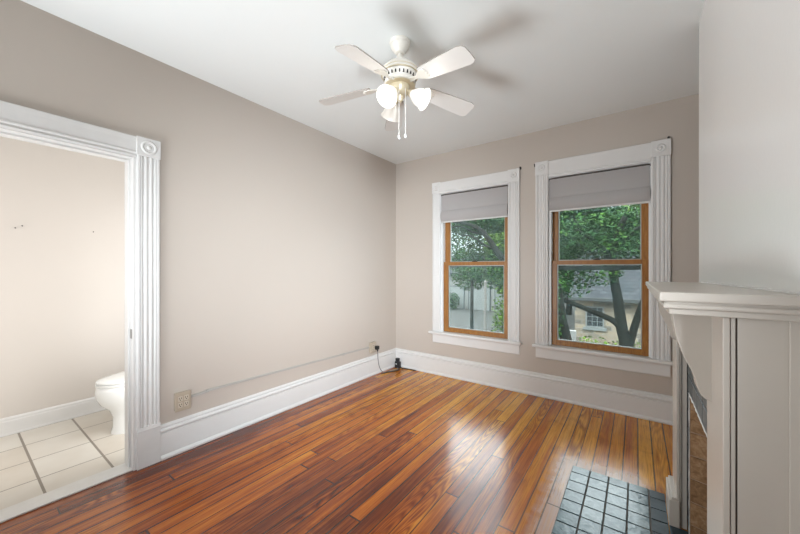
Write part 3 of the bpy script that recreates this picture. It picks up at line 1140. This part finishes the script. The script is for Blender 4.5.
for (lx, ld, zb) in ((-0.006, -0.045, 2.108), (0.033, -0.045, 2.115)):
    px, py = FX + cs * lx - sn * ld, FY + sn * lx + cs * ld
    b = nb(); tube(b, [(px, py, 2.41), (px, py, 2.30), (px, py, zb + 0.012)], 0.0022, 6)
    ch = obj('pull_chain', b, M['chain'], fan)
    b = nb(); lathe(b, [(0.002, 0.014), (0.006, 0.011), (0.0075, 0.0), (0.006, -0.010), (0.002, -0.012)], Matrix.Translation((px, py, zb)) @ Matrix.Rotation(R(25), 4, 'X'), 14)
    obj('chain_knob', b, M['vinyl'], ch, smooth=60)

# ------------------------------------------------------------------ toilet
TX = -3.36
toi = thing('toilet', 'white porcelain toilet with closed lid on the bathroom tile floor', 'toilet', (TX, 1.05, 0))


def egg(cy, hl, hw, z, n=32, sq=1.0):
    out = []
    for i in range(n):
        a = 2 * PI * i / n
        c, s = math.cos(a), math.sin(a)
        w = hw * (1.0 + 0.10 * c)           # broader towards the tank
        out.append((TX + w * s, cy + hl * c, z))
    return out


b = nb(); loft(b, [egg(1.035, 0.276, 0.130, 0.0), egg(1.035, 0.274, 0.130, 0.02), egg(1.035, 0.264, 0.122, 0.05), egg(1.03, 0.258, 0.118, 0.13), egg(1.01, 0.262, 0.126, 0.19),
                   egg(0.968, 0.272, 0.150, 0.245), egg(0.945, 0.276, 0.168, 0.30), egg(0.940, 0.274, 0.175, 0.35), egg(0.940, 0.268, 0.173, 0.385), egg(0.940, 0.262, 0.168, 0.390)])
obj('bowl', b, M['porcelain'], toi, smooth=40)
b = nb(); loft(b, [egg(0.935, 0.262, 0.172, 0.391), egg(0.935, 0.268, 0.178, 0.396), egg(0.935, 0.268, 0.178, 0.406), egg(0.935, 0.262, 0.172, 0.410)])
obj('seat', b, M['porcelain'], toi, smooth=40)
b = nb(); loft(b, [egg(0.938, 0.262, 0.172, 0.413), egg(0.938, 0.268, 0.178, 0.418), egg(0.938, 0.267, 0.177, 0.428), egg(0.94, 0.255, 0.165, 0.436), egg(0.945, 0.21, 0.13, 0.441), egg(0.95, 0.1, 0.06, 0.443)])
obj('lid', b, M['porcelain'], toi, smooth=40)
b = nb(); box(b, TX - 0.21, TX + 0.21, 1.215, 1.420, 0.385, 0.735, 0.02)
obj('tank', b, M['porcelain'], toi)
b = nb(); box(b, TX - 0.222, TX + 0.222, 1.205, 1.428, 0.735, 0.770, 0.01)
obj('tank_lid', b, M['porcelain'], toi)
b = nb(); tube(b, [(TX + 0.15, 1.216, 0.68), (TX + 0.15, 1.195, 0.68), (TX + 0.09, 1.190, 0.675)], 0.007, 8)
obj('flush_lever', b, M['steel'], toi)


# nails left in the bathroom wall
def nail(y, z, label):
    b = nb()
    q = Matrix.Translation((-4.0, y, z)) @ Matrix.Rotation(R(90), 4, 'Y')
    lathe(b, [(0.0022, -0.004), (0.0022, 0.012), (0.005, 0.013), (0.005, 0.015)], q, 10)
    tag(obj('wall_nail', b, M['dark_metal'], None, loc=(-4.0, y, z)), label, 'nail', 'nails in the bathroom wall')


nail(0.320, 1.628, 'leftmost dark nail in the bathroom wall, lower of the close pair')
nail(0.356, 1.648, 'dark nail in the bathroom wall, upper right of the close pair')
nail(0.780, 1.639, 'lone dark nail in the bathroom wall nearest the door jamb')


# ------------------------------------------------------------------ outlets, raceway, cords
def outlet(y, z, label):
    t = thing('power_outlet', label, 'outlet', (XL, y, z), 'surface-mounted outlets on the left wall')
    b = nb(); box(b, XL + 0.0005, XL + 0.034, y - 0.046, y + 0.046, z - 0.062, z + 0.062, 0.003)
    obj('box', b, M['ivory'], t)
    b = nb(); box(b, XL + 0.034, XL + 0.040, y - 0.050, y + 0.050, z - 0.066, z + 0.066, 0.003)
    obj('cover_plate', b, M['ivory'], t)
    for dy in (-0.019, 0.019):
        for dz in (-0.022, 0.022):
            b = nb(); box(b, XL + 0.040, XL + 0.043, y + dy - 0.014, y + dy + 0.014, z + dz - 0.017, z + dz + 0.017, 0.003)
            r = obj('receptacle', b, M['ivory_light'], t)
            b = nb()
            for s in (-0.006, 0.006):
                box(b, XL + 0.0425, XL + 0.0436, y + dy + s - 0.0016, y + dy + s + 0.0016, z + dz - 0.001, z + dz + 0.010)
            box(b, XL + 0.0425, XL + 0.0436, y + dy - 0.003, y + dy + 0.003, z + dz - 0.011, z + dz - 0.005)
            obj('slots', b, M['slot'], r)
    return t


outlet(0.982, 0.366, 'ivory four-socket outlet box on the wall beside the doorway casing')
outlet(3.060, 0.344, 'ivory four-socket outlet box on the wall near the room corner, with a black plug')

rw = thing('cable_raceway', 'thin painted cable raceway running between the two wall outlets', 'raceway', (XL, 2.0, 0.36))
b = nb()
pts = [(1.033, 0.372), (1.14, 0.376), (1.17, 0.382), (1.6, 0.376), (2.4, 0.360), (3.008, 0.350)]
for (y0, z0), (y1, z1) in zip(pts, pts[1:]):
    t = nb()
    vs = []
    for (y, z) in ((y0, z0), (y1, z1)):
        for (u, v) in ((0.0005, -0.008), (0.016, -0.007), (0.014, 0.007), (0.0005, 0.008)):
            vs.append(t.verts.new((XL + u, y, z + v)))
    for i in range(4):
        t.faces.new((vs[i], vs[(i + 1) % 4], vs[4 + (i + 1) % 4], vs[4 + i]))
    t.faces.new(vs[:4]); t.faces.new(vs[4:][::-1])
    merge(b, t)
obj('channel', b, M['raceway'], rw)
for (y, z) in ((1.157, 0.380), (2.58, 0.356)):
    b = nb(); box(b, XL + 0.0005, XL + 0.014, y - 0.010, y + 0.010, z - 0.011, z + 0.013, 0.002)
    obj('clip', b, M['raceway'], rw)

# black plug and its lead down to the adapter in the corner
ad = thing('power_adapter', 'small black power adapter on the floor in the corner, corded to the outlet', 'adapter', (XL + 0.08, 3.49, 0))
b = nb(); box(b, XL + 0.0445, XL + 0.088, 3.066, 3.112, 0.318, 0.362, 0.006)
tube(b, [(XL + 0.070, 3.092, 0.322), (XL + 0.070, 3.095, 0.296)], [0.011, 0.007], 10)
plug_bm = b
b = nb(); tube(b, smooth_path([(XL + 0.070, 3.095, 0.30), (XL + 0.072, 3.10, 0.20), (XL + 0.078, 3.12, 0.10), (XL + 0.085, 3.17, 0.03), (XL + 0.095, 3.24, 0.007), (XL + 0.11, 3.33, 0.0055), (XL + 0.13, 3.42, 0.006), (XL + 0.11, 3.462, 0.012)], 6), 0.0045, 8)
cord = obj('cord', b, M['cord_grey'], ad, label='thin grey cord')
obj('plug', plug_bm, M['black'], cord)
b = nb(); box(b, XL + 0.055, XL + 0.125, 3.462, 3.512, 0.0005, 0.085, 0.006)
obj('body', b, M['black'], ad)
b = nb(); box(b, XL + 0.062, XL + 0.110, 3.468, 3.506, 0.084, 0.128, 0.006)
obj('cap', b, M['black'], ad)
b = nb(); box(b, XL + 0.070, XL + 0.09, 3.4595, 3.4625, 0.05, 0.06)
obj('indicator', b, M['vinyl'], ad)
b = nb(); tube(b, smooth_path([(XL + 0.126, 3.49, 0.02), (XL + 0.16, 3.485, 0.007), (XL + 0.22, 3.505, 0.0062), (XL + 0.32, 3.512, 0.0062), (XL + 0.36, 3.508, 0.0062)], 6), 0.0055, 8)
b2 = obj('floor_cable', b, M['black'], None, loc=(XL + 0.126, 3.49, 0.0))
tag(b2, 'short black cable lying on the floor along the corner baseboard', 'cable')
b = nb(); tube(b, smooth_path([(XL + 0.075, 3.16, 0.0062), (XL + 0.10, 3.24, 0.0062), (XL + 0.15, 3.33, 0.0062), (XL + 0.16, 3.41, 0.0062), (XL + 0.135, 3.455, 0.0062)], 6), 0.0055, 8)
b2 = obj('floor_cable', b, M['black'], None, loc=(XL + 0.075, 3.16, 0.0))
tag(b2, 'black cable looped on the floor under the corner outlet', 'cable')

# ------------------------------------------------------------------ outside: yard, trees, houses
GZ = -3.0
b = nb(); box(b, -60, 40, YB + 0.3, 70, GZ - 0.2, GZ)
g = struct('ground_outside', b, M['gravel'], 'grey gravel yard outside the windows')


def leaves(blobs, n, s, seed, flat=0.5):
    """n small pointed leaves spread through ellipsoid blobs (cx, cy, cz, rx, ry, rz)"""
    r = random.Random(seed)
    bm = nb()
    vol = [q[3] * q[4] * q[5] for q in blobs]
    for q, v in zip(blobs, vol):
        k = int(n * v / sum(vol))
        for _ in range(k):
            while True:
                p = Vector((r.uniform(-1, 1), r.uniform(-1, 1), r.uniform(-1, 1)))
                if 0.15 < p.length < 1:
                    break
            c = Vector((q[0] + p.x * q[3], q[1] + p.y * q[4], q[2] + p.z * q[5]))
            d = Vector((r.gauss(0, 1), r.gauss(0, 1), r.gauss(0, flat))).normalized()
            e = d.cross(Vector((r.gauss(0, 0.6), r.gauss(0, 0.6), 1))).normalized()
            up = d.cross(e)
            L = s * r.uniform(0.6, 1.25)
            w = L * 0.36
            a = c - d * L * 0.5
            f = c + d * L * 0.5
            m1 = c + e * w + up * L * 0.08
            m2 = c - e * w + up * L * 0.08
            bm.faces.new([bm.verts.new(v_) for v_ in (a, m1, f, m2)])
    return bm


def tree(label, base, limbs, blobs, n, s, seed, mat='leaf', bark='bark', group='trees outside the windows'):
    t = thing('tree', label, 'tree', base, group)
    bm = nb()
    for pts, r0, r1 in limbs:
        sp = smooth_path(pts, 5)
        k = len(sp) - 1
        tube(bm, sp, [r0 + (r1 - r0) * i / k for i in range(k + 1)], 10)
    obj('trunk', bm, M[bark], t, smooth=60)
    bm = leaves(blobs, n, s, seed)
    obj('foliage', bm, M[mat], t)
    return t


# forked tree in front of the right window
tree('forked dark-trunk tree before the stone house, seen through the right window', (-0.1, 9, GZ),
     [([(-0.1, 9, GZ), (-0.12, 9, -1.6), (-0.18, 9, -0.45), (-0.26, 9, -0.05), (-0.34, 9, 0.62), (-0.43, 9, 1.28), (-0.38, 9.05, 2.0), (-0.2, 9.1, 2.5)], 0.155, 0.06),
      ([(-0.18, 9, -0.35), (-0.35, 8.97, 0.05), (-0.69, 8.9, 0.25), (-1.2, 8.85, 0.46), (-1.6, 8.8, 0.62), (-2.0, 8.8, 1.0)], 0.075, 0.04),
      ([(-0.14, 9, -0.5), (-0.02, 9.0, 0.05), (0.12, 9.0, 0.55), (0.4, 9.05, 1.3), (0.8, 9.1, 2.1)], 0.085, 0.04),
      ([(-0.43, 9, 1.35), (-0.6, 9, 1.75), (-0.9, 8.95, 2.05), (-1.3, 8.9, 2.35)], 0.07, 0.025),
      ([(-0.40, 9.05, 1.7), (-0.1, 9, 2.1), (0.3, 9.0, 2.4)], 0.06, 0.02)],
     [(-0.2, 9.8, 2.05, 1.9, 0.9, 0.75), (-1.3, 8.75, 1.0, 0.55, 0.5, 0.40), (-0.75, 8.7, 1.22, 0.55, 0.5, 0.30), (0.75, 9.0, 1.75, 0.7, 0.7, 0.5), (-1.65, 9.0, 1.75, 0.52, 0.6, 0.7), (-0.2, 8.7, 1.85, 0.8, 0.5, 0.30), (-0.9, 9.3, 2.1, 0.9, 0.8, 0.55)], 14000, 0.085, 11)
# leaning tree at the left edge of the right window
tree('leaning dark tree at the left side of the right window view', (-1.0, 7.2, GZ),
     [([(-0.98, 7.2, GZ), (-1.0, 7.2, -1.4), (-1.1, 7.2, -0.3), (-1.22, 7.2, 0.35), (-1.30, 7.2, 1.0), (-1.5, 7.2, 1.9)], 0.14, 0.07)],
     [(-1.52, 7.25, 2.0, 0.55, 0.5, 0.45), (-1.42, 7.1, 0.98, 0.26, 0.35, 0.42), (-1.36, 7.2, 0.25, 0.24, 0.35, 0.5)], 3000, 0.08, 12)
# arching tree in the left window
tree('arching-limbed tree filling the top of the left window view', (-2.5, 9, GZ),
     [([(-2.45, 9, GZ), (-2.48, 9, -1), (-2.5, 9, 0.6), (-2.75, 9, 1.35), (-3.1, 9, 1.72), (-3.35, 9, 2.1), (-3.62, 9, 2.42), (-3.98, 9, 2.62), (-4.5, 9, 2.75)], 0.14, 0.04),
      ([(-3.2, 9, 1.85), (-3.5, 8.95, 2.0), (-3.85, 8.9, 2.25), (-4.2, 8.9, 2.3)], 0.04, 0.02),
      ([(-3.5, 9, 2.3), (-3.85, 9, 2.38), (-4.25, 9, 2.58), (-4.7, 9, 2.55)], 0.035, 0.018),
      ([(-2.6, 9, 1.1), (-2.6, 9, 1.8), (-2.7, 9, 2.6)], 0.10, 0.04)],
     [(-3.9, 9.8, 2.75, 1.5, 0.8, 0.35), (-3.85, 8.7, 1.05, 0.55, 0.4, 0.36), (-3.2, 8.75, 1.12, 0.6, 0.4, 0.36), (-4.4, 9.6, 1.55, 0.6, 0.5, 0.4), (-3.6, 9.8, 1.7, 0.7, 0.4, 0.35)], 11500, 0.08, 13)
tree('yellow-green young tree at the right of the left window view, behind the arching tree', (-4.2, 13.2, GZ),
     [([(-4.2, 13.2, GZ), (-4.2, 13.2, 0), (-4.3, 13.2, 2.4)], 0.09, 0.03)],
     [(-4.35, 13.2, 2.2, 0.8, 0.8, 1.5)], 3000, 0.13, 18, mat='leaf_light')
# slim young tree and pale post in the yard
tree('slim young dark-stemmed tree standing in the gravel yard', (-3.14, 7.2, GZ),
     [([(-3.14, 7.2, GZ), (-3.12, 7.2, -1.5), (-3.12, 7.2, 0.2), (-3.11, 7.2, 1.2)], 0.05, 0.035)],
     [(-3.11, 7.2, 1.22, 0.27, 0.25, 0.2)], 500, 0.07, 14)
pst = nb()
tube(pst, [(-2.80, 7.2, GZ), (-2.80, 7.2, -1.0), (-2.79, 7.2, 0.98)], [0.034, 0.034, 0.032], 10)
lathe(pst, [(0.03, 0.98), (0.04, 0.99), (0.04, 1.02), (0.01, 1.05)], Matrix.Translation((-2.79, 7.2, 0)), 10)
tag(obj('garden_post', pst, M['pale_bark'], None, loc=(-2.8, 7.2, GZ)), 'pale upright garden post in the yard beyond the left window', 'post')
shr = thing('shrub', 'tall yellow-green shrub at the right of the left window view', 'shrub', (-2.40, 7.3, GZ))
bm = leaves([(-2.42, 7.3, -0.05, 0.27, 0.3, 0.65), (-2.38, 7.3, -1.4, 0.38, 0.4, 1.3), (-2.5, 7.3, 0.35, 0.16, 0.2, 0.35)], 3000, 0.07, 15)
obj('foliage', bm, M['leaf_light'], shr)
b = nb(); tube(b, [(-2.4, 7.3, GZ), (-2.38, 7.3, -1), (-2.45, 7.3, 0.3)], [0.04, 0.025, 0.01], 8)
obj('stem', b, M['shrub_stem'], shr)

# stone house with slate roof
hs = thing('stone_house', 'tan stone house with slate roof behind the forked tree', 'house', (1.9, 20, GZ))
b = nb(); box(b, -2.3, 6.2, 17, 23, GZ, 0.02)
obj('wall', b, M['stone'], hs)
b = nb(); extr(b, [(16.6, -0.08), (16.6, 0.06), (20, 2.45), (23.4, 0.06), (23.4, -0.08), (20, 2.30)], lambda u, v, t: (t, u, v), -2.5, 6.4)
obj('roof', b, M['roof'], hs)
b = nb(); extr(b, [(17.01, -0.1), (17.01, 0.02), (20, 2.3), (22.99, 0.02), (22.99, -0.1)], lambda u, v, t: (t, u, v), -2.29, -2.1)
obj('gable', b, M['stone'], hs)
b = nb(); box(b, -2.5, 6.4, 16.48, 16.6, -0.10, 0.06, 0.02)
obj('gutter', b, M['gutter'], hs)
b = nb()
for q in ((-1.86, -1.80, -1.30, -0.36), (-1.20, -1.14, -1.30, -0.36), (-1.80, -1.20, -0.42, -0.36), (-1.80, -1.20, -1.30, -1.24)):
    box(b, q[0], q[1], 16.94, 17.02, q[2], q[3])
for k in (1, 2):
    box(b, -1.80 + 0.2 * k - 0.012, -1.80 + 0.2 * k + 0.012, 16.96, 17.0, -1.24, -0.42)
for k in (1, 2, 3):
    z = -1.24 + 0.205 * k
    box(b, -1.80, -1.20, 16.962, 16.998, z - 0.012, z + 0.012)
hw = obj('window', b, M['white_ext'], hs)
b = nb(); box(b, -1.80, -1.20, 16.975, 16.995, -1.24, -0.42)
obj('pane', b, M['ext_glass'], hw)
b = nb(); box(b, -1.95, -1.05, 16.9, 17.02, -1.42, -1.30)
obj('window_sill', b, M['white_ext'], hs)
bx = nb(); box(bx, -2.36, -2.02, 15.2, 15.4, GZ, -1.25, 0.02)
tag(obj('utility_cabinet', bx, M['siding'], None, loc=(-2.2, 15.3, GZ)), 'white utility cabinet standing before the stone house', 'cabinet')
rb2 = thing('recycling_bin', 'blue recycling bin before the stone house wall', 'bin', (-2.05, 14.3, GZ))
b = nb(); loft(b, [[(-2.05 + sx * s, 14.3 + sy * s, z) for sx, sy in ((-1, -1), (1, -1), (1, 1), (-1, 1))] for s, z in ((0.18, GZ), (0.24, GZ + 1.35))])
obj('body', b, M['blue'], rb2)
b = nb(); box(b, -2.31, -1.79, 14.04, 14.56, GZ + 1.35, GZ + 1.42, 0.02)
obj('lid', b, M['blue'], rb2)
hedge = thing('hedge', 'low leafy hedge at the foot of the stone house', 'hedge', (-0.6, 16.0, GZ))
bm = leaves([(-1.7 + 0.6 * k, 15.9, GZ + 0.75, 0.5, 0.4, 0.75) for k in range(7)], 2600, 0.13, 16)
obj('foliage', bm, M['leaf_light'], hedge)
for k in range(7):
    b = nb()
    tube(b, [(-1.7 + 0.6 * k, 15.9, GZ), (-1.68 + 0.6 * k, 15.9, GZ + 0.8)], 0.02, 6)
    obj('stem', b, M['shrub_stem'], hedge)

# white garage far across the yard
ga = thing('garage', 'long white garage far across the yard in the left window', 'building', (-15, 36, GZ))
b = nb(); box(b, -22, -9.0, 33, 39, GZ, 0.75)
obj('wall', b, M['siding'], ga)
b = nb(); extr(b, [(32.5, 0.7), (32.5, 0.9), (36, 2.9), (39.5, 0.9), (39.5, 0.7), (36, 2.7)], lambda u, v, t: (t, u, v), -22.3, -8.7)
obj('roof', b, M['roof'], ga)
for k in range(4):
    x0 = -20.4 + 2.9 * k
    b = nb(); box(b, x0, x0 + 2.3, 32.93, 33.02, GZ, -0.6)
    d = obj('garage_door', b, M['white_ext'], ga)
    b = nb()
    box(b, x0 - 0.07, x0, 32.9, 33.02, GZ, -0.55)
    box(b, x0 + 2.3, x0 + 2.37, 32.9, 33.02, GZ, -0.55)
    box(b, x0 - 0.07, x0 + 2.37, 32.9, 33.02, -0.6, -0.53)
    obj('door_frame', b, M['storm'], d)

bu = thing('bush', 'dark rounded bush against the far white garage', 'shrub', (-15.8, 31.6, GZ))
obj('foliage', leaves([(-15.8, 31.6, GZ + 0.9, 0.75, 0.6, 0.95), (-16.6, 31.6, GZ + 0.7, 0.6, 0.5, 0.7)], 1600, 0.18, 17), M['leaf'], bu)
b = nb(); tube(b, [(-15.8, 31.6, GZ), (-15.8, 31.6, GZ + 0.9)], 0.05, 6)
obj('stem', b, M['shrub_stem'], bu)

# trees beyond the buildings
bgt = [(-27, 28, 4.2, 6.0), (-19, 47, 5.2, 10.5), (-8, 47, 5.4, 10.5), (-7.9, 27.5, 2.6, 7.0), (-2.5, 27.5, 2.6, 7.2), (-5.2, 34.5, 2.9, 8.2), (0.9, 34.5, 2.9, 8.2), (3.3, 27.5, 2.6, 7.0), (9.5, 27.5, 3.2, 6.6)]
names = ['broad tree left of the garage', 'big tree behind the left end of the garage', 'big tree behind the right end of the garage',
         'rounded tree between the garage and the stone house', 'tree standing to the left behind the stone house', 'taller tree farther back left of the slate roof',
         'taller tree farther back over the middle of the slate roof', 'tree rising just behind the right part of the slate roof', 'tree to the far right beyond the stone house']
for i, (x, y, r_, top) in enumerate(bgt):
    cz = (top + GZ + 1.4) / 2
    rz = (top - GZ - 1.4) / 2
    tree(names[i], (x, y, GZ), [([(x, y, GZ), (x + 0.1, y, -1), (x - 0.1, y, cz + 1)], 0.3, 0.12)],
         [(x, y, cz, r_, r_ * 0.8, rz)], 6500, 0.42, 40 + i, mat='leaf' if i % 3 else 'leaf_light')
